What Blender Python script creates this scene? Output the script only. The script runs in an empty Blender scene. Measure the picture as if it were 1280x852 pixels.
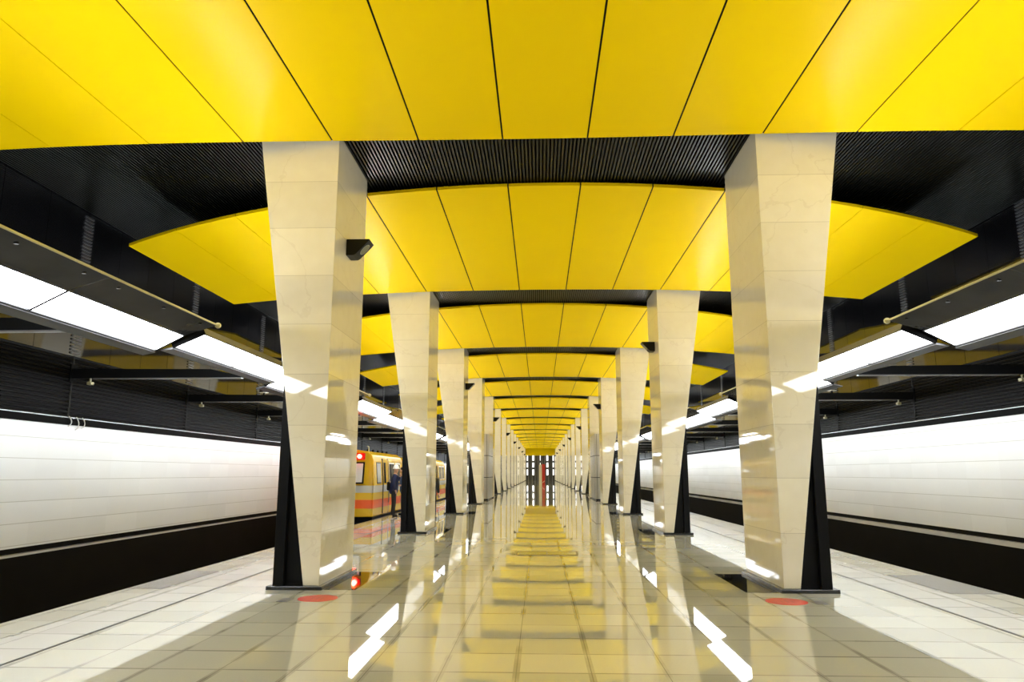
import bpy, bmesh, math, random
from mathutils import Vector, Matrix
random.seed(7)
SC = bpy.context.scene
COL = SC.collection
R = math.radians

# ------------------------------------------------------------------ camera
F_PX, PITCH, YAW, ROLL = 905.75, 10.326, 2.1685, 0.035
CAM = Vector((-0.1074, 0.0, 1.525))
cd = bpy.data.cameras.new('camera')
cd.sensor_fit = 'HORIZONTAL'; cd.sensor_width = 36.0
cd.lens = F_PX * 36.0 / 1280.0
cd.clip_start = 0.05; cd.clip_end = 600
cam = bpy.data.objects.new('camera', cd); COL.objects.link(cam)
_p, _y, _r = R(PITCH), R(YAW), R(ROLL)
fw = Vector((-math.sin(_y)*math.cos(_p), math.cos(_y)*math.cos(_p), math.sin(_p)))
rt = Vector((math.cos(_y), math.sin(_y), 0)); up = rt.cross(fw)
r2 = rt*math.cos(_r) + up*math.sin(_r); u2 = -rt*math.sin(_r) + up*math.cos(_r)
M4 = Matrix((r2, u2, -fw)).transposed().to_4x4(); M4.translation = CAM
cam.matrix_world = M4
SC.camera = cam

# ------------------------------------------------------------------ world, exposure, lamp strengths
w = bpy.data.worlds.new('world'); SC.world = w; w.use_nodes = True
w.node_tree.nodes['Background'].inputs[0].default_value = (0.8, 0.85, 1, 1)
w.node_tree.nodes['Background'].inputs[1].default_value = 0.0
vs = SC.view_settings
vs.view_transform = 'Standard'; vs.look = 'None'; vs.gamma = 1.0; vs.use_curve_mapping = False
vs.exposure = 1.28
SC.cycles.max_bounces = 10; SC.cycles.diffuse_bounces = 5; SC.cycles.glossy_bounces = 6
SC.cycles.sample_clamp_indirect = 8.0
SC.cycles.use_light_tree = True
E_DIFF = 5.5      # white diffusers of the platform lights
E_UP = 13.2        # their up-light slots
E_SIDE = 46.0      # added unseen slots that brighten the track wall
E_END = 1.1        # lit strips in the end wall

# ------------------------------------------------------------------ helpers
class MB:
    def __init__(s): s.v = []; s.f = []
    def add(s, vs_, fs_):
        n = len(s.v); s.v += [tuple(p) for p in vs_]; s.f += [tuple(i+n for i in q) for q in fs_]; return s
    def box(s, x0, x1, y0, y1, z0, z1):
        x0, x1 = min(x0, x1), max(x0, x1)
        return s.add([(x0,y0,z0),(x1,y0,z0),(x1,y1,z0),(x0,y1,z0),(x0,y0,z1),(x1,y0,z1),(x1,y1,z1),(x0,y1,z1)],
                     [(0,3,2,1),(4,5,6,7),(0,1,5,4),(1,2,6,5),(2,3,7,6),(3,0,4,7)])
    def prism(s, prof, a0, a1, axis='y'):      # prof: 2D loop; axis y -> (x,z), axis x -> (y,z), axis z -> (x,y)
        n = len(prof)
        def P(p, a): return {'y': (p[0], a, p[1]), 'x': (a, p[0], p[1]), 'z': (p[0], p[1], a)}[axis]
        return s.add([P(p, a0) for p in prof] + [P(p, a1) for p in prof],
                     [tuple(range(n))[::-1], tuple(range(n, 2*n))] + [(i, (i+1) % n, (i+1) % n + n, i+n) for i in range(n)])
    def tube(s, p0, p1, r, n=10, r1=None):
        p0, p1 = Vector(p0), Vector(p1); d = (p1-p0).normalized()
        a = d.cross(Vector((0,0,1)) if abs(d.z) < .9 else Vector((1,0,0))).normalized(); b = d.cross(a)
        r1 = r if r1 is None else r1
        ring = lambda c, q: [c + (a*math.cos(t) + b*math.sin(t))*q for t in [2*math.pi*i/n for i in range(n)]]
        return s.add(ring(p0, r) + ring(p1, r1), [tuple(range(n))[::-1], tuple(range(n, 2*n))] + [(i, (i+1) % n, (i+1) % n+n, i+n) for i in range(n)])
    def path(s, pts, r, n=8):
        for a, b in zip(pts[:-1], pts[1:]): s.tube(a, b, r, n)
        return s
    def quad(s, a, b, c, d): return s.add([a, b, c, d], [(0,1,2,3)])
    def lathe(s, prof, c=(0,0,0), n=20):       # (r, z)
        m = len(prof); vv = []
        for r, z in prof:
            for i in range(n):
                t = 2*math.pi*i/n; vv.append((c[0]+r*math.cos(t), c[1]+r*math.sin(t), c[2]+z))
        ff = [(j*n+i, j*n+(i+1) % n, (j+1)*n+(i+1) % n, (j+1)*n+i) for j in range(m-1) for i in range(n)]
        ff += [tuple(range(n))[::-1], tuple(range((m-1)*n, m*n))]
        return s.add(vv, ff)
    def build(s, name, mat, parent=None, bevel=0.0, smooth=False, loc=None):
        me = bpy.data.meshes.new(name); me.from_pydata(s.v, [], s.f)
        bm = bmesh.new(); bm.from_mesh(me); bmesh.ops.recalc_face_normals(bm, faces=bm.faces)
        if bevel:
            ed = [e for e in bm.edges if len(e.link_faces) == 2 and e.calc_face_angle(0) > .5]
            bmesh.ops.bevel(bm, geom=ed, offset=bevel, segments=2, affect='EDGES', profile=.5)
        bm.to_mesh(me); bm.free()
        if smooth:
            for p in me.polygons: p.use_smooth = True
        me.materials.append(mat)
        o = bpy.data.objects.new(name, me); COL.objects.link(o)
        if parent: o.parent = parent
        if loc: o.location = loc
        return o

def tag(o, label, cat, group=None, kind='thing'):
    o['label'] = label; o['category'] = cat; o['kind'] = kind
    if group: o['group'] = group
    return o
def thing(name, label, cat, loc=(0,0,0), group=None, rz=0):
    o = bpy.data.objects.new(name, None); COL.objects.link(o); o.location = loc; o.rotation_euler = (0,0,rz)
    o.empty_display_size = .2
    return tag(o, label, cat, group)
def struct(o, label=None):
    o['kind'] = 'structure'
    if label: o['label'] = label
    return o
KIDS = {}
def kids(o): return [c for c in COL.objects if c.parent is o]
def dup(root, loc, label):
    r = root.copy(); COL.objects.link(r); r.location = loc; r['label'] = label
    if root.name not in KIDS: KIDS[root.name] = [(c, kids(c)) for c in kids(root)]
    for ch, gs in KIDS[root.name]:
        c = ch.copy(); COL.objects.link(c); c.parent = r
        for g in gs:
            d = g.copy(); COL.objects.link(d); d.parent = c
    return r
ORD = ['first','second','third','fourth','fifth','sixth','seventh','eighth','ninth','tenth','eleventh','twelfth','thirteenth','fourteenth','fifteenth','sixteenth','seventeenth','eighteenth','nineteenth','twentieth'
       ] + ['twenty-' + q for q in 'first second third fourth fifth sixth seventh eighth ninth'.split()] + ['thirtieth'] + ['thirty-' + q for q in 'first second third fourth fifth sixth'.split()]
SIDE = {-1: "on the yellow train's side", 1: 'on the empty track side'}

# ------------------------------------------------------------------ materials
def nodes(name):
    m = bpy.data.materials.new(name); m.use_nodes = True; nt = m.node_tree
    return m, nt, nt.nodes['Principled BSDF']
def mat(name, col, rough=.5, metal=0, spec=.5, coat=0, coat_r=.05, ior=None, noise=0, nscale=4, stretch=(1,1,1)):
    m, nt, b = nodes(name)
    b.inputs['Base Color'].default_value = (*col, 1); b.inputs['Roughness'].default_value = rough
    b.inputs['Metallic'].default_value = metal; b.inputs['Specular IOR Level'].default_value = spec
    b.inputs['Coat Weight'].default_value = coat; b.inputs['Coat Roughness'].default_value = coat_r
    if ior: b.inputs['IOR'].default_value = ior
    if noise:
        tc = nt.nodes.new('ShaderNodeTexCoord'); mp = nt.nodes.new('ShaderNodeMapping'); mp.inputs['Scale'].default_value = stretch
        n = nt.nodes.new('ShaderNodeTexNoise'); n.inputs['Scale'].default_value = nscale; n.inputs['Detail'].default_value = 5
        r = nt.nodes.new('ShaderNodeMapRange'); r.inputs[3].default_value = 1-noise; r.inputs[4].default_value = 1+noise
        x = nt.nodes.new('ShaderNodeMix'); x.data_type = 'RGBA'; x.blend_type = 'MULTIPLY'; x.inputs[0].default_value = 1
        x.inputs[6].default_value = (*col, 1)
        nt.links.new(tc.outputs['Object'], mp.inputs[0]); nt.links.new(mp.outputs[0], n.inputs['Vector'])
        nt.links.new(n.outputs['Fac'], r.inputs[0]); nt.links.new(r.outputs[0], x.inputs[7]); nt.links.new(x.outputs[2], b.inputs['Base Color'])
    return m
def emis(name, col, strength):
    m, nt, b = nodes(name)
    b.inputs['Base Color'].default_value = (.8,.8,.8,1); b.inputs['Roughness'].default_value = .4
    b.inputs['Emission Color'].default_value = (*col, 1); b.inputs['Emission Strength'].default_value = strength
    return m
def math_node(nt, op, a, b=None, clamp=False):
    n = nt.nodes.new('ShaderNodeMath'); n.operation = op; n.use_clamp = clamp
    for i, q in enumerate((a, b)):
        if q is None: continue
        if isinstance(q, (int, float)): n.inputs[i].default_value = q
        else: nt.links.new(q, n.inputs[i])
    return n.outputs[0]
def mixc(nt, fac, a, b, blend='MIX'):
    n = nt.nodes.new('ShaderNodeMix'); n.data_type = 'RGBA'; n.blend_type = blend
    for i, q in ((0, fac), (6, a), (7, b)):
        if isinstance(q, (int, float)): n.inputs[i].default_value = q
        elif isinstance(q, tuple): n.inputs[i].default_value = (*q, 1)
        else: nt.links.new(q, n.inputs[i])
    return n.outputs[2]
def groove(nt, coord, period, offset, width):      # 1 inside a joint line
    t = math_node(nt, 'ADD', coord, -offset + 1000*period)
    t = math_node(nt, 'MODULO', t, period)
    t = math_node(nt, 'SUBTRACT', t, period/2); t = math_node(nt, 'ABSOLUTE', t)
    return math_node(nt, 'GREATER_THAN', t, period/2 - width/2)

YELLOW = mat('yellow enamel', (0.90, 0.625, 0.001), .35, spec=0.0, coat=.16, coat_r=.25, noise=.02, nscale=.7)
BLACK = mat('black painted steel', (0.005, 0.005, 0.0055), .36, spec=.14)
BLACK_SLAT = mat('black ceiling slats', (0.006, 0.006, 0.005), .30, spec=.3)
VOID = mat('dark ceiling void', (0.006, 0.006, 0.006), .9)
LOUVRE = mat('dark bronze louvre', (0.0050, 0.0045, 0.0035), .40, spec=.03)
RAILB = mat('matt black rail', (.003,.003,.003), .6, spec=.03)
BLACK_GLASS = mat('glossy black wall panel', (0.006, 0.006, 0.007), .045, ior=1.75)
STEEL_GREY = mat('grey metal', (0.32, 0.32, 0.32), .4, metal=.9)
RAIL = mat('rail steel', (0.25, 0.23, 0.21), .35, metal=1)
DARK_GREY = mat('charcoal housing', (0.06, 0.06, 0.065), .35)
TRENCH = mat('track bed grime', (0.007, 0.006, 0.005), .8, spec=.1, noise=.3, nscale=2)
WHITE_D = emis('white light diffuser', (.94, .97, 1), E_DIFF)
UPL = emis('warm uplight', (.97, .98, 1), E_UP)
SIDEL = emis('added wall-facing glow', (.86, .935, 1), E_SIDE)
ENDL = emis('backlit strip', (1, .99, .97), E_END)
BRASS = mat('pale anodised edge', (0.65, 0.60, 0.32), .3, metal=.6)
WING = mat('smoked glass wing', (0.085, 0.088, 0.095), .07, ior=1.5, noise=.25, nscale=2.5)  # grey base and mottling stand in for wavy reflections of floor and lights

def marble_mat():
    m, nt, b = nodes('cream marble cladding')
    tc = nt.nodes.new('ShaderNodeTexCoord'); sx = nt.nodes.new('ShaderNodeSeparateXYZ')
    oi = nt.nodes.new('ShaderNodeObjectInfo')
    geo = nt.nodes.new('ShaderNodeNewGeometry')
    nt.links.new(geo.outputs['Position'], sx.inputs[0])
    z = sx.outputs[2]
    n1 = nt.nodes.new('ShaderNodeTexNoise'); n1.inputs['Scale'].default_value = .8; n1.inputs['Detail'].default_value = 7
    n1.inputs['Distortion'].default_value = .4
    nt.links.new(geo.outputs['Position'], n1.inputs['Vector'])
    vein = math_node(nt, 'SUBTRACT', n1.outputs['Fac'], .5); vein = math_node(nt, 'ABSOLUTE', vein)
    vein = math_node(nt, 'LESS_THAN', vein, .005)
    n2 = nt.nodes.new('ShaderNodeTexNoise'); n2.inputs['Scale'].default_value = 5; n2.inputs['Detail'].default_value = 6
    nt.links.new(geo.outputs['Position'], n2.inputs['Vector'])
    c = mixc(nt, n2.outputs['Fac'], (.87, .83, .69), (.78, .73, .575))
    # each course of slabs has its own tone
    cz = math_node(nt, 'FLOOR', math_node(nt, 'DIVIDE', math_node(nt, 'SUBTRACT', z, .035), .7135))
    wn = nt.nodes.new('ShaderNodeTexWhiteNoise'); wn.noise_dimensions = '2D'
    cb = nt.nodes.new('ShaderNodeCombineXYZ'); nt.links.new(cz, cb.inputs[0]); nt.links.new(oi.outputs['Random'], cb.inputs[1])
    nt.links.new(cb.outputs[0], wn.inputs['Vector'])
    tone = nt.nodes.new('ShaderNodeMapRange'); tone.inputs[3].default_value = .94; tone.inputs[4].default_value = 1.03
    nt.links.new(wn.outputs[0], tone.inputs[0])
    c = mixc(nt, 1.0, c, tone.outputs[0], 'MULTIPLY')
    c = mixc(nt, math_node(nt, 'MULTIPLY', vein, .12), c, (.42, .33, .20))
    g = groove(nt, z, .7135, .035, .007)
    c = mixc(nt, math_node(nt, 'MULTIPLY', g, .5), c, (.36, .31, .22))
    nt.links.new(c, b.inputs['Base Color'])
    b.inputs['Roughness'].default_value = .03; b.inputs['IOR'].default_value = 1.66
    return m
MARBLE = marble_mat()

def floor_mat():
    m, nt, b = nodes('polished granite floor')
    geo = nt.nodes.new('ShaderNodeNewGeometry'); sx = nt.nodes.new('ShaderNodeSeparateXYZ'); nt.links.new(geo.outputs['Position'], sx.inputs[0])
    x, y = sx.outputs[0], sx.outputs[1]
    gx = groove(nt, x, .585, .285, .007); gy = groove(nt, y, .6, 9.0, .009)
    g = math_node(nt, 'MAXIMUM', gx, gy)
    fx = math_node(nt, 'FLOOR', math_node(nt, 'DIVIDE', math_node(nt, 'SUBTRACT', x, .285), .585))
    fy = math_node(nt, 'FLOOR', math_node(nt, 'DIVIDE', y, .6))
    cb = nt.nodes.new('ShaderNodeCombineXYZ'); nt.links.new(fx, cb.inputs[0]); nt.links.new(fy, cb.inputs[1])
    wn = nt.nodes.new('ShaderNodeTexWhiteNoise'); wn.noise_dimensions = '2D'; nt.links.new(cb.outputs[0], wn.inputs['Vector'])
    n = nt.nodes.new('ShaderNodeTexNoise'); n.inputs['Scale'].default_value = 60; n.inputs['Detail'].default_value = 4
    nt.links.new(geo.outputs['Position'], n.inputs['Vector'])
    n3 = nt.nodes.new('ShaderNodeTexNoise'); n3.inputs['Scale'].default_value = .9; n3.inputs['Detail'].default_value = 4
    nt.links.new(geo.outputs['Position'], n3.inputs['Vector'])
    c = mixc(nt, wn.outputs[0], (.54, .548, .475), (.67, .675, .595))
    c = mixc(nt, math_node(nt, 'MULTIPLY', n.outputs['Fac'], .35), c, (.42, .42, .37))
    ax = math_node(nt, 'ABSOLUTE', x)
    outer = math_node(nt, 'GREATER_THAN', ax, 4.48)
    edge = math_node(nt, 'GREATER_THAN', ax, 5.16)
    c = mixc(nt, outer, c, mixc(nt, wn.outputs[0], (.60, .60, .58), (.68, .68, .66)))
    c = mixc(nt, edge, c, mixc(nt, wn.outputs[0], (.50, .49, .43), (.58, .57, .50)))
    # grime bands beside the joints
    gx2 = groove(nt, x, .585, .285, .055); gy2 = groove(nt, y, .6, 9.0, .035)
    n4 = nt.nodes.new('ShaderNodeTexNoise'); n4.inputs['Scale'].default_value = 1.1; n4.inputs['Detail'].default_value = 3
    nt.links.new(geo.outputs['Position'], n4.inputs['Vector'])
    gr = nt.nodes.new('ShaderNodeMapRange'); gr.inputs[1].default_value = .42; gr.inputs[2].default_value = .62; gr.inputs[3].default_value = 0; gr.inputs[4].default_value = .55
    nt.links.new(n4.outputs['Fac'], gr.inputs[0])
    band = math_node(nt, 'MULTIPLY', math_node(nt, 'MAXIMUM', gx2, gy2), gr.outputs[0])
    c = mixc(nt, band, c, (.17, .165, .135))
    c = mixc(nt, math_node(nt, 'MULTIPLY', g, .6), c, (.11, .105, .09))
    nt.links.new(c, b.inputs['Base Color'])
    ro = math_node(nt, 'MULTIPLY', n3.outputs['Fac'], .016)
    ro = math_node(nt, 'ADD', ro, .012)
    ro = math_node(nt, 'ADD', ro, math_node(nt, 'MULTIPLY', outer, .05))
    nt.links.new(ro, b.inputs['Roughness'])
    b.inputs['IOR'].default_value = 1.70
    return m
FLOOR = floor_mat()

def wall_mat():
    m, nt, b = nodes('white track wall slabs')
    geo = nt.nodes.new('ShaderNodeNewGeometry'); sx = nt.nodes.new('ShaderNodeSeparateXYZ'); nt.links.new(geo.outputs['Position'], sx.inputs[0])
    y, z = sx.outputs[1], sx.outputs[2]
    mp = nt.nodes.new('ShaderNodeMapping'); mp.inputs['Scale'].default_value = (1, .5, 2); nt.links.new(geo.outputs['Position'], mp.inputs[0])
    n = nt.nodes.new('ShaderNodeTexNoise'); n.inputs['Scale'].default_value = 1.3; n.inputs['Detail'].default_value = 6
    nt.links.new(mp.outputs[0], n.inputs['Vector'])
    fz = math_node(nt, 'FLOOR', math_node(nt, 'DIVIDE', math_node(nt, 'SUBTRACT', z, .33), .36))
    fy = math_node(nt, 'FLOOR', math_node(nt, 'DIVIDE', y, 1.13))
    cb = nt.nodes.new('ShaderNodeCombineXYZ'); nt.links.new(fz, cb.inputs[0]); nt.links.new(fy, cb.inputs[1])
    wn = nt.nodes.new('ShaderNodeTexWhiteNoise'); wn.noise_dimensions = '2D'; nt.links.new(cb.outputs[0], wn.inputs['Vector'])
    c = mixc(nt, n.outputs['Fac'], (.76, .775, .79), (.84, .855, .87))
    tone = nt.nodes.new('ShaderNodeMapRange'); tone.inputs[3].default_value = .96; tone.inputs[4].default_value = 1.02
    nt.links.new(wn.outputs[0], tone.inputs[0]); c = mixc(nt, 1.0, c, tone.outputs[0], 'MULTIPLY')
    g = groove(nt, z, .36, .33, .012)
    c = mixc(nt, math_node(nt, 'MULTIPLY', g, .55), c, (.35, .34, .31))
    nt.links.new(c, b.inputs['Base Color']); b.inputs['Roughness'].default_value = .5
    return m
WALL = wall_mat()

# ------------------------------------------------------------------ dimensions
Y0, S, N = 9.956, 9.043, 17
XI, TH = 3.051, 1.754
XW = 8.85
EDGE = {-1: 5.66, 1: 5.86}
WTOP = {-1: 2.40, 1: 2.61}; WBOT = {-1: .29, 1: .35}; LTOP = {-1: 3.66, 1: 3.77}
YB, YE = -22.0, Y0 + S*16 + TH + .9
ZC = 6.50                                            # underside of the ceiling slats
VH, VC = 6.424, .0094                                # canopy vault: z = VH - VC x^2
def yn(x): return 11.887 - S + .0130*x*x + .0001*x**4           # near edge (panel 0), add S*k
def yf(x): return 10.125 - .0237*x*x + .0001*x**4               # far edge (panel 0)

# ------------------------------------------------------------------ the setting
b = MB().box(-EDGE[-1], EDGE[1], YB, YE, -.16, 0)
struct(b.build('floor', FLOOR), 'polished pale granite platform floor')
for s, nm in ((-1, 'left'), (1, 'right')):
    o = MB().box(s*(EDGE[s]-.05), s*(EDGE[s]-.25), YB, YE, -1.25, -.16).build('platform_face', TRENCH); struct(o)
    o = MB().box(s*(EDGE[s]-.25), s*(XW+.3), YB, YE, -1.45, -1.25).build('track_bed', TRENCH); struct(o)
    # track wall: white slabs with rail, louvre band, glossy panels, plinth
    wall = MB().box(s*XW, s*(XW+.3), YB, YE, WBOT[s], WTOP[s]).build('wall_'+nm, WALL); struct(wall, 'white slab track wall under a dark louvre band')
    MB().box(s*(XW-.03), s*(XW+.3), YB, YE, WTOP[s], WTOP[s]+.14).build('rail', RAILB, wall)
    MB().box(s*(XW-.045), s*(XW-.03), YB, YE, WTOP[s]+.125, WTOP[s]+.14).build('rail_edge', STEEL_GREY, wall)
    z0, z1 = WTOP[s]+.14, LTOP[s]
    lv = MB().box(s*(XW+.05), s*(XW+.3), YB, YE, z0, z1)
    n = 15; dz = (z1-z0)/n
    for i in range(n):
        z = z0 + i*dz
        lv.prism([(s*(XW+.05), z), (s*(XW-.005), z+.012), (s*(XW-.005), z+.03), (s*(XW+.05), z+dz*.8)], YB, YE)
    lvo = lv.build('louvre_band', LOUVRE, wall)
    jt = MB()
    yy = 13.15 - 8*4.5215
    while yy < YE-1: jt.box(s*(XW-.008), s*(XW+.06), yy-.018, yy+.018, z0, z1); yy += 4.5215
    jt.build('louvre_joint', VOID, wall)
    # glossy panels with open joints
    gp = MB(); yy = 13.15 - 32*1.1304
    while yy < YE:
        gp.box(s*XW, s*(XW+.05), max(yy+.006, YB), min(yy+1.1304-.006, YE), LTOP[s]+.02, 6.62); yy += 1.1304
    gp.build('glossy_panels', BLACK_GLASS, wall)
    MB().box(s*(XW+.07), s*(XW+.3), YB, YE, LTOP[s], 6.75).build('backing', VOID, wall)
    rb = MB(); yy = 13.15 - 8*4.5215
    while yy < YE-1:
        for i in range(42): rb.box(s*(XW-.03), s*(XW+.01), yy-.13, yy+.13, LTOP[s]+.06+i*.065, LTOP[s]+.06+i*.065+.03)
        yy += 4.5215
    rb.build('ribbed_vents', DARK_GREY, wall)
    # dark recess, pipe-like cap and lower wall
    MB().box(s*(XW+.06), s*(XW+.3), YB, YE, WBOT[s]-.13, WBOT[s]).build('recess', TRENCH, wall)
    MB().box(s*(XW-.05), s*(XW+.3), YB, YE, .155, WBOT[s]-.10).build('ledge', mat('ledge painted reflection '+nm, (.62,.62,.63), .15, noise=.5, nscale=3, stretch=(1,.25,1)), wall)  # pale wavy tone paints the white wall's reflection into the ledge
    MB().box(s*(XW-.03), s*(XW+.3), YB, YE, -1.25, .155).build('lower_wall', TRENCH, wall)
    rl = MB()
    for xr in (EDGE[s]+.73, EDGE[s]+.73+1.52):
        rl.prism([(s*xr-.07,-1.25),(s*xr+.07,-1.25),(s*xr+.02,-1.2),(s*xr+.035,-1.12),(s*xr-.035,-1.12),(s*xr-.02,-1.2)], YB, YE)
    struct(rl.build('track_rails', RAIL))
struct(MB().box(-XW-.3, XW+.3, YB-.3, YB, -1.45, 6.75).build('wall_back', mat('rear wall stone', (.5,.48,.42), .5)))
struct(MB().box(-XW-.3, XW+.3, YB-.3, YE+.3, 6.72, 6.85).build('ceiling', VOID))
sl = MB(); px = .0575; n = int(XW/px)
for i in range(-n, n+1):
    sl.box(i*px-.014, i*px+.014, YB, YE, ZC, ZC+.06)
struct(sl.build('ceiling_slats', BLACK_SLAT), 'black linear slat ceiling above the yellow canopies')
# end wall
END = mat('dark end wall cladding', (.085,.088,.094), .25, noise=.3, nscale=.6)
ew = struct(MB().box(-XW-.3, XW+.3, YE, YE+.3, -1.45, 6.75).build('wall_end', END), 'dark end wall with vertical lit strips')
jm = MB()
for xx in (-2.55,-1.75,-1.1,-.45,.35,.95,1.75,2.6): jm.box(xx-.07, xx+.07, YE-.12, YE, 0, 5.6)
jm.build('mullions', mat('grey mullions', (.20,.20,.21), .3, metal=.5), ew)
struct(MB().box(-2.98, 2.98, YE-10.0, YE, 5.2, 6.49).build('trim_1', YELLOW), 'yellow bulkhead over the end wall')
# grooves and inlays in the floor
for s in (-1, 1):
    struct(MB().box(s*4.44, s*4.475, YB, YE, -.01, .002).build('trim_2' if s < 0 else 'trim_3', mat('dark groove', (.05,.05,.05), .5)))
    struct(MB().box(s*5.15, s*5.162, YB, YE, -.01, .002).build('trim_4' if s < 0 else 'trim_5', mat('grey joint', (.2,.2,.19), .5)))
INLAY = mat('polished black granite', (.012,.012,.014), .03, ior=1.6)
GREYG = mat('grey granite inlay', (.22,.22,.22), .12, noise=.2, nscale=30)
il = MB(); ig = MB()
for k in range(-1, N):
    yk = Y0 + S*k
    for s in (-1, 1):
        il.box(s*2.56, s*2.99, yk, yk+TH, -.01, .003)
        ig.box(s*5.18, s*(EDGE[s]-.02), yk, yk+TH, -.01, .003)
struct(il.build('black_inlays', INLAY), 'black granite inlays beside the columns')
struct(ig.build('grey_inlays', GREYG), 'grey granite inlays at the platform edge')

# ------------------------------------------------------------------ columns
def make_column(s):
    t = thing('marble_column', '', 'column', (s*3.4, Y0+TH/2, 0), 'marble columns ' + SIDE[s])
    L = lambda x: s*x - s*3.4                       # world |x| -> local
    h = TH/2
    zt = 6.485; zb = .05
    m = MB().prism([(L(XI), zb), (L(3.268), zb), (L(3.268+.9445*(zt-.05)/6.27), zt), (L(XI), zt)], -h, h)
    m.build('marble_cladding', MARBLE, t, bevel=.006)
    xo = 3.69
    fl = MB().box(L(3.55), L(xo), -h+.03, h-.03, .05, 2.78)
    fl.build('steel_flange', BLACK, t, bevel=.004)
    zt2 = (3.56-3.268)/.9445*6.27 + .05
    MB().prism([(L(3.26), .05), (L(3.56), .05), (L(3.56), zt2)], -h+.12, h-.12).build('steel_web', BLACK, t)
    bp = MB().box(L(2.995), L(3.745), -h-.07, h+.07, 0, .05)
    bp.build('base_plate', mat('black base plate', (.010,.010,.011), .15, spec=.7), t, bevel=.006)
    return t
protos = {s: make_column(s) for s in (-1, 1)}
for s in (-1, 1):
    for k in range(-1, N):
        nm = ORD[k] if k >= 0 else None
        lab = ('%s flared cream marble column ahead of the camera, row %s' % (nm, SIDE[s])) if nm else 'flared cream marble column just behind the camera, row %s' % SIDE[s]
        loc = (s*3.4, Y0+TH/2+S*k, 0)
        if k == 0: protos[s]['label'] = lab
        else: dup(protos[s], loc, lab)

# ------------------------------------------------------------------ yellow canopies
seams = [-8.0,-6.88,-5.63,-4.38,-3.13,-1.88,-.63,.63,1.88,3.13,4.38,5.63,6.88,8.0]
def make_canopy():
    t = thing('ceiling_canopy', '', 'ceiling canopy', (0, (yn(0)+yf(0))/2, 6.3), 'yellow ceiling canopies')
    oy, oz = t.location.y, t.location.z
    for a, c in zip(seams[:-1], seams[1:]):
        ga = .013 if max(abs(a), abs(c)) < 5 else .005
        x0 = a+ga if abs(a) < 7.9 else a; x1 = c-ga if abs(c) < 7.9 else c
        n = 6; m = MB(); vv = []; ff = []
        for i in range(n+1):
            x = x0+(x1-x0)*i/n; z = VH-VC*x*x-oz
            y0, y1 = yn(x)-oy, yf(x)-.04-oy
            vv += [(x,y0,z),(x,y1,z),(x,y0,z+.055),(x,y1,z+.055)]
        for i in range(n):
            p, q = 4*i, 4*i+4
            ff += [(p,p+1,q+1,q),(p+2,q+2,q+3,p+3),(p,q,q+2,p+2),(p+1,p+3,q+3,q+1)]
        ff += [(0,2,3,1),(4*n,4*n+1,4*n+3,4*n+2)]
        m.add(vv, ff).build('panel', YELLOW, t)
    for x in seams[1:-1]:
        g = .0128 if abs(x) < 4 else .0048
        y0, y1, z = yn(x)-oy+.01, yf(x)-.05-oy, VH-VC*x*x-oz
        MB().box(x-g, x+g, y0, y1, z+.008, z+.05).build('joint_gasket', GASKET, t)
    return t
GASKET = mat('black joint gasket', (.003,.003,.003), .8, spec=.05)
cp = make_canopy(); base = cp.location.copy()
for k in range(-1, N-1):
    lab = '%s yellow arched ceiling canopy %s' % (('front-most' if k == 0 else ORD[k]), 'overhead, cut by the top of the view' if k == 0 else 'from the front, between column rows') if k >= 0 else 'yellow arched ceiling canopy just behind the camera'
    if k == 0: cp['label'] = lab
    else: dup(cp, base + Vector((0, S*k, 0)), lab)

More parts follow.
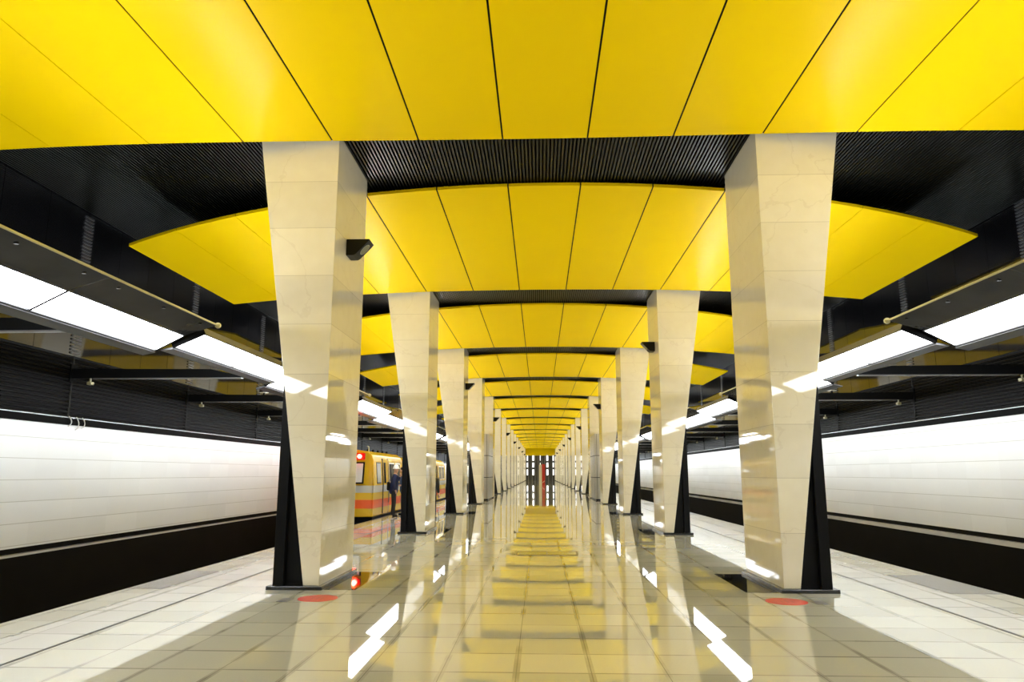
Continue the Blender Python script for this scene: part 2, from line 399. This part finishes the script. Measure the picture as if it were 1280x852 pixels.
# ------------------------------------------------------------------ platform lights
# cross sections at y: A (with smoked wing), B (plain)
A_W, A_I, A_O = (4.52, 3.513), (4.978, 3.371), (5.342, 3.183)
B_I, B_O = (4.735, 3.403), (5.112, 3.238)
def diff_slab(m, p, q, s, y0, y1, ox, t=.02):
    P = [(s*p[0]-ox, p[1]), (s*q[0]-ox, q[1]), (s*q[0]-ox, q[1]+t), (s*p[0]-ox, p[1]+t)]
    return m.prism(P, y0, y1)
def make_light(s, kind):
    p, q = (A_I, A_O) if kind == 'A' else (B_I, B_O)
    ln = 2.50 if kind == 'A' else 1.93
    ox = s*5.0; Ly = ln*2
    t = thing('platform_light', '', 'ceiling light', (ox, 0, 0), ('winged' if kind == 'A' else 'plain') + ' white platform lights ' + SIDE[s])
    e = .018                                          # gap to the housing lips
    dx, dzv = q[0]-p[0], q[1]-p[1]; L = math.hypot(dx, dzv); nx, nz = -dzv/L, dx/L   # normal pointing up/outward
    off = lambda c, u, v: (c[0]+dx/L*u+nx*v, c[1]+dzv/L*u+nz*v)
    # housing: shallow tray above the diffuser
    tray = [off(p,-.03,-.012), off(p,-.03,.10), off(p,L*.25,.17), off(p,L*.75,.17), off(p,L+.03,.10), off(p,L+.03,-.012), off(p,L+.01,-.012), off(p,L+.01,.028), off(p,-.01,.028), off(p,-.01,-.012)]
    MB().prism([(s*a-ox, z) for a, z in tray], 0, Ly).build('housing', DARK_GREY, t)
    # outer gutter: dark lip that runs beyond the diffuser
    lip = [off(p,L+.03,-.03), off(p,L+.20,.02), off(p,L+.20,.04), off(p,L+.03,.0)]
    MB().prism([(s*a-ox, z) for a, z in lip], 0, Ly).build('outer_lip', DARK_GREY, t)
    for i in range(2):
        m = MB(); diff_slab(m, p, q, s, i*ln+.012, (i+1)*ln-.012, ox)
        d = m.build('diffuser', WHITE_D, t)
        for yy, u in ((i*ln+.10, L-.05), (i*ln+ln*.45, .06)):
            a = off(p, u, -.004); MB().tube((s*a[0]-ox, yy, a[1]), (s*a[0]-ox, yy, a[1]-.006), .018, 8).build('clip', BLACK, d)
    pl = [off(p,-.034,-.016), off(p,-.034,.10), off(p,L*.25,.172), off(p,L*.75,.172), off(p,L+.034,.10), off(p,L+.034,-.016)]
    for yy in (.001, Ly-.013): MB().prism([(s*a-ox, z) for a, z in pl], yy-.004, yy+.012).build('end_plate', RAILB, t)
    jb = [off(p,-.01,-.008), off(p,-.01,.012), off(p,L+.01,.012), off(p,L+.01,-.008)]
    MB().prism([(s*a-ox, z) for a, z in jb], ln-.013, ln+.013).build('joint_bar', RAILB, t)
    # up-light slot on top, and an added unseen slot to brighten the track wall (both look away from the platform)
    a, c = off(p, L*.28, .172), off(p, L*.72, .172)
    top = (c[0], a[1]+.10)
    MB().prism([(s*a[0]-ox,a[1]-.01),(s*c[0]-ox,c[1]-.01),(s*top[0]-ox,top[1]-.004),(s*a[0]-ox,a[1]-.004)], .04, Ly-.04).build('uplight_trough', DARK_GREY, t)
    MB().quad((s*a[0]-ox,.05,a[1]),(s*top[0]-ox,.05,top[1]),(s*top[0]-ox,Ly-.05,top[1]),(s*a[0]-ox,Ly-.05,a[1])).build('uplight', UPL, t)
    a, c = off(p, L+.032, .02), off(p, L+.032, .095)
    MB().quad((s*a[0]-ox,.05,a[1]),(s*a[0]-ox,Ly-.05,a[1]),(s*c[0]-ox,Ly-.05,c[1]),(s*c[0]-ox,.05,c[1])).build('added_side_glow', SIDEL, t)
    if kind == 'A':
        dxw = A_I[0]-A_W[0]; zin = A_I[1]+.012
        for i in range(2):
            m = MB().prism([(s*(A_W[0]+.01)-ox, A_W[1]), (s*(A_I[0]-.03)-ox, zin), (s*(A_I[0]-.03)-ox, zin+.014), (s*(A_W[0]+.01)-ox, A_W[1]+.014)], i*ln+.01, (i+1)*ln-.01)
            wg = m.build('wing', WING, t)
            for f in (.12, .5, .88):
                yy = i*ln+f*ln; xx = A_W[0]+.10; zz = A_W[1]-.031
                MB().tube((s*xx-ox, yy, zz+.012), (s*xx-ox, yy, zz-.012), .022, 10).build('clamp', BLACK, wg)
        m = MB().tube((s*A_W[0]-ox, 0, A_W[1]+.006), (s*A_W[0]-ox, Ly, A_W[1]+.006), .014, 8)
        m.build('edge_tube', BRASS, t)
        m = MB().tube((s*A_W[0]-ox, Ly, A_W[1]+.006), (s*A_W[0]-ox, Ly+.03, A_W[1]+.006), .04, 10); m.build('end_cap', BRASS, t)
    ya = 8.6285 - (Y0-5.36) if kind == 'A' else 13.15 - (Y0-.32)
    a = off(p, L*.5, .15); c = off(p, L+.02, .06)
    MB().prism([(s*a[0]-ox, a[1]), (s*c[0]-ox, c[1]), (s*5.599-ox, 3.262), (s*5.599-ox, 3.288)], ya-.035, ya+.035).build('bracket', BLACK, t)
    return t
for s in (-1, 1):
    for kind, dy, word in (('A', -5.36, 'winged'), ('B', -.32, 'plain')):
        t = make_light(s, kind); i = 0
        y1 = Y0 + dy
        ks = range(-2, N-1 if kind == 'B' else N)
        for k in ks:
            y = y1 + S*k
            if kind == 'A' and k == 0 or kind == 'B' and k >= 0 or kind == 'A' and k > 0:
                lab = '%s %s from the front, %s' % (ORD[k], 'tilted white platform light with smoked wing' if kind == 'A' else 'plain tilted white platform light', SIDE[s])
            else:
                lab = '%s %s behind the camera, %s' % (ORD[-k-1], 'tilted white platform light with smoked wing' if kind == 'A' else 'plain tilted white platform light', SIDE[s])
            if k == ks[0]: t.location.y = y; t['label'] = lab
            else: dup(t, (s*5.0, y, 0), lab)

# ------------------------------------------------------------------ cantilever arms from the track wall
def make_arm(s):
    t = thing('cantilever_arm', '', 'bracket', (s*XW, 0, 3.26), 'black cantilever arms ' + SIDE[s])
    xi, xo = 5.60, XW
    m = MB().prism([(s*(xo-xo), 0), (s*(xi-xo), 0), (s*(xi-xo), .03), (s*(xi+.6-xo), .16), (s*0, .18)], -.05, .05)
    m.build('beam', BLACK, t)
    MB().box(s*(xi-xo), s*(-.45), -.075, .02, -.018, .0).build('bottom_strip', STEEL_GREY, t)
    MB().box(s*(-.03), 0, -.09, .09, -.06, .26).build('wall_plate', RAILB, t)
    lb = MB().box(s*(-.41), s*(-.32), -.05, .05, -.125, -.065)
    lb.tube((s*(-.36), 0, -.07), (s*(-.36), 0, .02), .02, 8)
    lb.build('small_lamp', mat('small lamp glass', (.30,.27,.15), .3), t, bevel=.01)
    return t
for s in (-1, 1):
    t = make_arm(s); y0 = 13.15-4.5215
    for i in range(-4, 33):
        lab = '%s black cantilever arm %s, on the track wall %s' % (ORD[i if i >= 0 else -i-1], 'from the front' if i >= 0 else 'behind the camera', SIDE[s])
        if i == -4: t.location.y = y0+4.5215*i; t['label'] = lab
        else: dup(t, (s*XW, y0+4.5215*i, 3.26), lab)

# ------------------------------------------------------------------ wedge loudspeakers on the inner column faces
SPK = mat('black loudspeaker shell', (.008,.007,.004), .35, spec=.15)
GRL = mat('grey speaker grille', (.25,.25,.16), .5, noise=.2, nscale=120)
def make_speaker(s):
    t = thing('wedge_loudspeaker', '', 'loudspeaker', (s*(XI-.001), Y0+.75, 4.8), 'wedge loudspeakers on the columns')
    prof = [(0,0.0),(-.115,.0),(-.15,.02),(-.25,.125),(-.355,.24),(-.355,.255),(0,.255)]
    MB().prism([(s*a, z) for a, z in prof], -.15, .15).build('shell', SPK, t, bevel=.008)
    a = Vector((s*-.15, 0, .02)); c = Vector((s*-.355, 0, .24)); mid = (a+c)/2
    n = Vector((s*-(c.z-a.z), 0, (c.x-a.x)*s*-1*s*-1)).normalized()
    n = Vector((s*-.73, 0, -.68))
    g = MB().tube(mid - n*.02, mid + n*.012, .085, 20); g.build('grille', GRL, t)
    MB().tube(mid - n*.02, mid + n*.007, .098, 20).build('rim', mat('speaker rim', (.45,.45,.36), .4), t)
    return t
for s, par in ((-1, 0), (1, 1)):
    t = make_speaker(s)
    for k in range(par, N, 2):
        lab = 'black wedge loudspeaker on the %s column, row %s' % (ORD[k], SIDE[s])
        loc = (s*(XI-.001), Y0+.75+S*k, 4.8)
        if k == par: t.location = loc; t['label'] = lab
        else: dup(t, loc, lab)

# ------------------------------------------------------------------ things on the floor
def disc_mat():
    return mat('red floor sticker', (.62,.055,.045), .35, noise=.12, nscale=9)
RED = disc_mat()
for s in (-1, 1):
    t = thing('floor_sticker', 'round red floor sticker before the first column, %s' % SIDE[s], 'sticker', (s*2.86, 9.29, 0), 'round red floor stickers')
    MB().lathe([(.0,.0),(.245,.0),(.243,.004),(0.0,.004)], n=48).build('red_disc', RED, t)
    g = MB()
    for a in (-.06, 0, .06): g.box(a-.012, a+.012, -.09, .09-abs(a), .004, .005)
    g.build('faint_symbol', mat('faded sticker print', (.50,.10,.08), .4), t)
    o = MB().box(-.07,.07,-.12,.12,0,.004).build('floor_plate', mat('dull grey plate', (.20,.20,.21), .3), loc=(s*3.22, 9.22 if s > 0 else 9.15, .001))
    tag(o, 'small grey plate on the floor beside the red sticker, %s' % SIDE[s], 'floor plate')
t = thing('floor_hatch', 'framed metal floor hatch in two leaves in the middle of the aisle', 'hatch', (0.02, 14.55, 0))
HM = mat('hatch infill stone', (.40,.38,.28), .12, noise=.1, nscale=20)
MB().box(-.57,-.005,-.33,.33,0,.003).build('leaf', HM, t); MB().box(.005,.57,-.33,.33,0,.003).build('leaf', HM, t)
fr = MB().box(-.60,.60,-.37,-.335,0,.004).box(-.60,.60,.335,.37,0,.004).box(-.60,-.575,-.335,.335,0,.004).box(.575,.60,-.335,.335,0,.004)
fr.box(-.66,-.64,-.37,.37,0,.004).build('hatch_frame', RAIL, t)
ST = mat('bright stud plate', (.42,.42,.41), .35, metal=.3)
for s in (-1, 1):
    for i in range(12):
        o = MB().box(-.018,.018,-.055,.055,0,.006).build('edge_marker', ST, bevel=.003, loc=(s*5.13, 7.15+1.5*i, 0))
        tag(o, '%s small metal edge marker on the platform joint %s' % (ORD[i], SIDE[s]), 'marker', 'metal edge markers ' + SIDE[s])

# ------------------------------------------------------------------ metal-clad cabinets between fourth and fifth columns
CAB = mat('brushed champagne metal', (.50,.48,.42), .3, metal=.75, noise=.08, nscale=2, stretch=(8,8,.3))
SEAM = mat('dark cabinet seam', (.03,.03,.03), .6)
for s in (-1, 1):
    t = thing('metal_cabinet', 'tall brushed metal cabinet between fourth and fifth columns, row %s' % SIDE[s], 'cabinet', (s*3.6, 44.15, 0), 'tall metal cabinets')
    x0, x1 = s*XI - s*3.6, s*4.2 - s*3.6
    y0, y1 = 42.2-44.15, 46.05-44.15
    MB().box(x0, x1, y0+.02, y1, .08, 3.76).build('body', CAB, t, bevel=.01)
    MB().box(x0+s*.03, x1-s*.03, y0+.05, y1-.03, 0, .08).build('plinth', BLACK, t)
    sm = MB()
    for z in (1.28, 2.52): sm.box(x0-s*.004, x1, y0+.012, y1-.01, z-.02, z+.02)
    for f in (.1, .32, .55, .8): sm.box(x0+(x1-x0)*f-.012, x0+(x1-x0)*f+.012, y0+.014, y0+.03, .1, 3.74)
    for f in (.12, .36, .6, .84): yy = y0+(y1-y0)*f; sm.box(x0-s*.006, x0+s*.02, yy-.02, yy+.02, .1, 3.74)
    sm.build('seams', SEAM, t)

# ------------------------------------------------------------------ far end: help point and lit strips
t = thing('help_point', 'red and cream help point post standing in the aisle by the end wall', 'help point', (.17, 95.0, 0))
CREAM = mat('cream enamel', (.75,.70,.55), .3)
MB().box(-.38, 0, -.14, .14, .0, 2.60).build('cream_half', CREAM, t, bevel=.03)
MB().box(.0, .40, -.17, .17, .0, 2.66).build('red_half', mat('red enamel', (.55,.03,.02), .3), t, bevel=.03)
MB().prism([(.02,.30),(.10,.30),(.38,.55),(.30,.55)], -.176, -.168).build('white_mark', CREAM, t)
for i, (xx, ww) in enumerate(((-2.75,.24),(-1.5,.34),(.0,.22),(1.5,.36),(2.75,.28))):
    t = thing('lit_wall_strip', '%s vertical lit strip on the end wall, counted from the train side' % ORD[i], 'wall light', (xx, YE-.02, 0), 'vertical lit strips on the end wall')
    MB().box(-ww/2-.05, ww/2+.05, -.06, .0, .9, 5.35).build('frame', END, t)
    for z0, z1 in ((1.1,2.3),(2.75,3.7),(4.15,5.2)):
        k = .45 if i == 2 else 1
        MB().box(-ww/2*k, ww/2*k, -.075, -.061, z0, z1).build('lit_panel', ENDL, t)

# ------------------------------------------------------------------ the yellow train
def train_body_mat():
    m, nt, b = nodes('yellow train paint with bands')
    geo = nt.nodes.new('ShaderNodeNewGeometry'); sx = nt.nodes.new('ShaderNodeSeparateXYZ'); nt.links.new(geo.outputs['Position'], sx.inputs[0])
    z = sx.outputs[2]
    def band(a, c): return math_node(nt, 'MULTIPLY', math_node(nt, 'GREATER_THAN', z, a), math_node(nt, 'LESS_THAN', z, c))
    c = mixc(nt, band(.33, .62), (.80, .50, .02), (.92, .125, .008))
    c = mixc(nt, band(.86, 1.10), c, (.60, .60, .55))
    nt.links.new(c, b.inputs['Base Color']); b.inputs['Roughness'].default_value = .25; b.inputs['Coat Weight'].default_value = .3
    return m
TB = train_body_mat()
GLS = mat('train window glass', (.50,.54,.56), .04, ior=1.6)
DGL = mat('dark train glass', (.02,.022,.025), .04, ior=1.6)
XT = -5.80
tr = thing('maintenance_train', 'yellow maintenance train with orange and grey bands standing at the platform', 'train', (XT-1.3, 34.5, 0))
TX, TY = tr.location.x, tr.location.y
def cab(y0, y1, front):
    # body shell: lower straight, upper leaning in, rounded roof (x relative to platform side)
    prof = [(0,.05),(0,1.10),(-.06,1.95),(-.12,2.14),(-.30,2.27),(-.7,2.33),(-1.3,2.35),(-1.9,2.33),(-2.30,2.27),(-2.48,2.14),(-2.54,1.95),(-2.6,1.10),(-2.6,.05)]
    m = MB(); n = len(prof); vv = []
    for yy, lean in ((y0, 1), (y1, 0)):
        for x, z in prof:
            d = (.22 if z > 1.1 else 0)*(min(z,2.3)-1.1)/1.2*lean*front
            vv.append((XT+x-TX, yy+d-TY, z))
    ff = [tuple(range(n))[::-1], tuple(range(n, 2*n))] + [(i, (i+1) % n, (i+1) % n+n, i+n) for i in range(n)]
    m.add(vv, ff)
    o = m.build('cab_body', TB, tr, bevel=.03)
    # side windows, doors
    def side(ya, yb, za, zb, mt, nm, par, dep=.012):
        f = lambda z: 0 if z < 1.1 else -.06*(z-1.1)/.85
        zs = [za] + ([1.1] if za < 1.05 and zb > 1.15 else []) + [zb]
        vv = []
        for z in zs: vv += [(XT+f(z)+dep-TX, ya-TY, z), (XT+f(z)+dep-TX, yb-TY, z), (XT+f(z)-.03-TX, yb-TY, z), (XT+f(z)-.03-TX, ya-TY, z)]
        ff = [(0,1,2,3), tuple(4*(len(zs)-1)+i for i in range(4))]
        for j in range(len(zs)-1): ff += [(4*j+i, 4*j+(i+1) % 4, 4*j+4+(i+1) % 4, 4*j+4+i) for i in range(4)]
        return MB().add(vv, ff).build(nm, mt, par, bevel=.004)
    w1 = side(y0+.55, y0+1.25, 1.16, 1.90, BLACK, 'window', o); side(y0+.60, y0+1.20, 1.20, 1.86, GLS, 'pane', w1, .016)
    d = side(y0+1.55, y0+2.45, .12, 2.02, TB, 'door', o, .02)
    side(y0+1.50, y0+1.56, .10, 2.04, BLACK, 'door_gap', d, .022); side(y0+2.44, y0+2.50, .10, 2.04, BLACK, 'door_gap', d, .022)
    side(y0+1.68, y0+2.0, 1.16, 1.90, DGL, 'door_pane', d, .026)
    hd = MB().path([(XT+.06-TX, y0+2.34-TY, .45), (XT+.06-TX, y0+2.34-TY, 1.3)], .014); hd.build('handle', STEEL_GREY, d)
    for a in (2.7, 3.9):
        w2 = side(y0+a, y0+a+1.0, 1.16, 1.92, CREAM, 'window', o); side(y0+a+.06, y0+a+.94, 1.21, 1.87, DGL, 'pane', w2, .016)
    return o
c1 = cab(25.1, 30.6, 1)
c2 = cab(38.9, 44.4, 1)
# windscreen, lamps on the front face
def front(x0, x1, z0, z1, mt, nm, par, dep=.012, yf_=25.1):
    f = lambda z: 0 if z < 1.1 else .22*(z-1.1)/1.2
    P = [(x0,z0),(x1,z0),(x1,z1),(x0,z1)]
    vv = [(XT+x-TX, yf_+f(z)-dep-TY, z) for x, z in P] + [(XT+x-TX, yf_+f(z)+.03-TY, z) for x, z in P]
    return MB().add(vv, [(0,1,2,3),(7,6,5,4),(0,4,5,1),(1,5,6,2),(2,6,7,3),(3,7,4,0)]).build(nm, mt, par, bevel=.004)
for xa, xb in ((-1.22,-.36), (-2.25,-1.36)):
    w_ = front(xa, xb, 1.16, 1.90, BLACK, 'windscreen', c1); front(xa+.05, xb-.05, 1.21, 1.85, mat('windscreen painted reflection', (.82,.84,.85), .05, ior=1.6), 'pane', w_, .018)  # near-white pane colour stands in for light reflected off the glass
REDL = emis('red signal lamp', (1, .03, .02), 26); RH = mat('red lamp housing', (.35,.01,.01), .3)
for xa in (-.62, -1.98):
    hb = front(xa-.26, xa+.26, 1.98, 2.20, RH, 'lamp_housing', c1, .06)
    MB().tube((XT+xa+.08-TX, 25.1+.10-TY, 2.09), (XT+xa+.08-TX, 25.1+.06-TY, 2.09), .075, 14).build('red_lamp', REDL, hb)
mid = MB().box(-1.3+XT-TX+.0, XT-TX-.02, 30.6-TY, 38.9-TY, .05, .75); mid = MB().box(XT-2.58-TX, XT-.02-TX, 30.6-TY, 38.9-TY, .05, .78)
mid.build('flat_deck', TB, tr, bevel=.02)
ch = MB().box(XT-2.5-TX, XT-.04-TX, 25.2-TY, 44.3-TY, -.55, .05); ch.build('underframe', BLACK, tr)
for yy in (26.8, 28.6, 40.6, 42.4):
    for xx in (-.55, -2.05):
        MB().tube((XT+xx-.06-TX, yy-TY, -.72), (XT+xx+.06-TX, yy-TY, -.72), .40, 24).build('wheel', RAIL, tr)
cpl = MB().box(XT-1.5-TX, XT-1.1-TX, 24.7-TY, 25.25-TY, -.5, -.2); cpl.build('coupler', BLACK, tr)
rf = MB()
for yy in (26.0, 26.8, 27.6, 28.4, 29.2): rf.lathe([(.05,0),(.05,.07),(.03,.1)], (XT-.45-TX, yy-TY, 2.27), 8)
rf.build('roof_vents', BLACK, c1)
hn = MB().path([(XT-.3-TX, 25.5-TY, 2.25), (XT-.3-TX, 25.5-TY, 2.42), (XT-.3-TX, 25.3-TY, 2.45)], .02); hn.build('horn', BRASS, c1)

# ------------------------------------------------------------------ people
def skin(name, verts, edges, radii, mt, parent, root=0, sub=1):
    me = bpy.data.meshes.new(name); me.from_pydata(verts, edges, [])
    o = bpy.data.objects.new(name, me); COL.objects.link(o)
    md = o.modifiers.new('s', 'SKIN'); md.use_smooth_shade = True
    for i, v in enumerate(me.skin_vertices[0].data):
        r = radii[i]; v.radius = (r, r) if not isinstance(r, tuple) else r; v.use_root = (i == root)
    o.modifiers.new('sub', 'SUBSURF').levels = sub; o.modifiers['sub'].render_levels = sub
    dg = bpy.context.evaluated_depsgraph_get(); dg.update()
    new = bpy.data.meshes.new_from_object(o.evaluated_get(dg)); new.name = name
    o.modifiers.clear(); o.data = new; bpy.data.meshes.remove(me)
    new.materials.clear(); new.materials.append(mt)
    for p in new.polygons: p.use_smooth = True
    o.parent = parent
    return o
SKIN = mat('skin', (.55,.33,.24), .5)
def person(label, loc, rz, jacket, trousers, helmet=None, pose='stand', hair=(.03,.02,.015), h=1.76):
    t = thing('person', label, 'person', loc, 'people at the train', rz)
    k = h/1.76
    V = []; E_ = []; Rr = []
    def add(p, r, par=None):
        V.append((p[0]*k, p[1]*k, p[2]*k)); Rr.append(r*k if not isinstance(r, tuple) else (r[0]*k, r[1]*k)); i = len(V)-1
        if par is not None: E_.append((par, i))
        return i
    # facing -y locally; x is the figure's side
    lean = -.04
    pel = add((0,0,.96), (.15,.11)); wst = add((0,0,1.08), (.135,.10), pel); chs = add((0,lean,1.30), (.165,.115), wst); shc = add((0,lean,1.45), (.12,.09), chs)
    nk = add((0,lean-.01,1.53), .055, shc); hb = add((0,lean-.03,1.60), (.07,.08), nk); hm = add((0,lean-.035,1.67), (.078,.095), hb); ht = add((0,lean-.02,1.745), (.062,.075), hm)
    add((0,lean-.125,1.655), .016, hm)                              # nose
    add((.082,lean-.015,1.655), .018, hm); add((-.082,lean-.015,1.655), .018, hm)   # ears
    arms = {}
    for sd in (1, -1):
        if pose == 'hand' and sd == 1:
            el = (.24,-.10,1.20); wr = (.13,-.24,1.44); fd = Vector((-.35,.25,.9)).normalized()
        elif pose == 'talk':
            el = (.25*sd,.0,1.17); wr = (.20*sd,-.22,1.10); fd = Vector((-.2*sd,-.9,.1)).normalized()
        else:
            el = (.25*sd,.02,1.17); wr = (.25*sd,-.06,.92); fd = Vector((0,-.15,-1)).normalized()
        sh = add((.19*sd,lean,1.43), .062, shc); e = add(el, .045, sh); w_ = add(wr, .030, e)
        arms[sd] = (V[sh], V[e], V[w_])
        wp = Vector(wr); pm = add(wp+fd*.06, (.040,.018), w_)
        lat = fd.cross(Vector((0,1,0)) if abs(fd.y) < .8 else Vector((0,0,1))).normalized()
        for j, ln in enumerate((.068,.078,.072,.055)):
            bse = wp + fd*.10 + lat*(.030-.020*j)
            a = add(bse, .010, pm); c = add(bse+fd*ln*.55+Vector((0,-.012,0)), .009, a); add(bse+fd*ln+Vector((0,-.03,0)), .008, c)
        th = add(wp+fd*.04+lat*.045, .011, pm); add(wp+fd*.085+lat*.062, .009, th)
    legs = {}
    for sd in (1, -1):
        hp = add((.09*sd,0,.90), .085, pel); kn = add((.10*sd,-.02,.50), .058, hp); an = add((.105*sd,.02,.10), .040, kn)
        hl = add((.105*sd,.03,.05), .042, an); add((.11*sd,-.14,.035), (.042,.030), hl)
        legs[sd] = (V[hp], V[kn], V[an], hl)
    body = skin('body', V, E_, Rr, SKIN, t)
    # jacket
    jm = mat('jacket cloth', jacket, .8); tm = mat('trouser cloth', trousers, .85)
    v = [(0,.01*k,.74*k),(0,0,1.06*k),(0,lean*k,1.30*k),(0,lean*k,1.46*k),(0,(lean-.005)*k,1.52*k)]; r = [.20*k,.175*k,(.20*k,.15*k),(.15*k,.11*k),(.075*k,.075*k)]
    e = [(0,1),(1,2),(2,3),(3,4)]
    for sd in (1, -1):
        a = arms[sd]; n = len(v); v += [a[0], a[1], tuple(Vector(a[1]).lerp(Vector(a[2]), .93))]; r += [.082*k,.064*k,.05*k]; e += [(3,n),(n,n+1),(n+1,n+2)]
    skin('jacket', v, e, r, jm, t)
    v = [(0,0,.98*k)]; r = [.115*k]; e = []
    for sd in (1, -1):
        l = legs[sd]; n = len(v); v += [l[0], l[1], (l[2][0], l[2][1], .05*k)]; r += [.095*k,.078*k,.066*k]; e += [(0,n),(n,n+1),(n+1,n+2)]
    skin('trousers', v, e, r, tm, t)
    for sd in (1, -1):
        skin('shoe', [(.105*sd*k,.05*k,.055*k),(.107*sd*k,-.05*k,.05*k),(.11*sd*k,-.17*k,.04*k)], [(0,1),(1,2)], [.052*k,.05*k,.04*k], BLACK, t)
    if helmet:
        hp_ = MB().lathe([(.125,0),(.127,.012),(.112,.016),(.108,.05),(.092,.10),(.055,.135),(.015,.147)], (0,(lean-.03)*k,1.69*k), 20)
        hp_.build('hard_hat', mat('hard hat shell', helmet, .3), t, smooth=True)
    else:
        hp_ = MB().lathe([(.086,0),(.098,.04),(.090,.085),(.060,.115),(.02,.125)], (0,(lean-.012)*k,1.665*k), 18)
        hp_.build('hair', mat('hair', hair, .7), t, smooth=True)
    return t
NAVY = (.012,.020,.075)
p1 = person('person in navy jacket and white hard hat standing beside the yellow train, hand to face', (-5.30, 26.1, 0), R(105), NAVY, (.010,.010,.014), (.85,.85,.83), 'hand', h=1.74)
MB().box(-.16,.16,.14,.24,.92,1.22).build('shoulder_bag', BLACK, p1, bevel=.03)
p2 = person('person in blue jacket and tan trousers behind the navy-jacketed worker, half hidden by a column', (-5.12, 27.1, 0), R(-60), (.05,.09,.22), (.35,.24,.14), None, 'talk', h=1.72)
p3 = person('person in black clothing standing half hidden behind the second column', (-3.77, 25.0, 0), R(160), (.008,.008,.009), (.008,.008,.010), None, 'stand', h=1.6)

# ------------------------------------------------------------------ odds and ends
CBL = mat('pale cable sheath', (.55,.54,.50), .5)
t = thing('hanging_cables', 'short pale cable ends hanging over the dark rail of the track wall', 'cable', (-XW+.06, 13.1, 2.5))
for i, (dy, ln) in enumerate(((0,.20),(.22,.26),(.40,.22))):
    pts = [(0, dy + .09*math.sin(u*math.pi), .05 - ln*u + .1*max(0,u-.75)) for u in [j/8 for j in range(9)]]
    MB().path(pts, .009).build('cable', CBL, t)
for s in (-1, 1):
    t = thing('bell_loudspeaker', 'dark bell-shaped loudspeaker on top of a cantilever arm %s' % SIDE[s], 'loudspeaker', (s*6.93, 17.67, 3.428))
    MB().lathe([(.118,0),(.115,.03),(.085,.08),(.05,.13),(.04,.17),(.015,.185)], (0,0,.06), 20).build('bell', SPK, t, smooth=True)
    MB().box(-.02,.02,-.02,.02,0,.09).build('bracket', BLACK, t)
    MB().lathe([(.11,0),(.11,.01)], (0,0,.05), 20).build('mouth', CREAM, t)
# red signal glow thrown forward by the train's lamps
rl = bpy.data.lights.new('red_signal_beam', 'SPOT'); rl.energy = 12; rl.color = (1,.05,.03); rl.spot_size = R(110); rl.spot_blend = .9; rl.shadow_soft_size = .07
ro = bpy.data.objects.new('red_signal_beam', rl); COL.objects.link(ro); ro.parent = tr
ro.location = (XT-.62+.08-TX, 24.98-TY, 2.09); ro.rotation_euler = (R(85), 0, R(180))
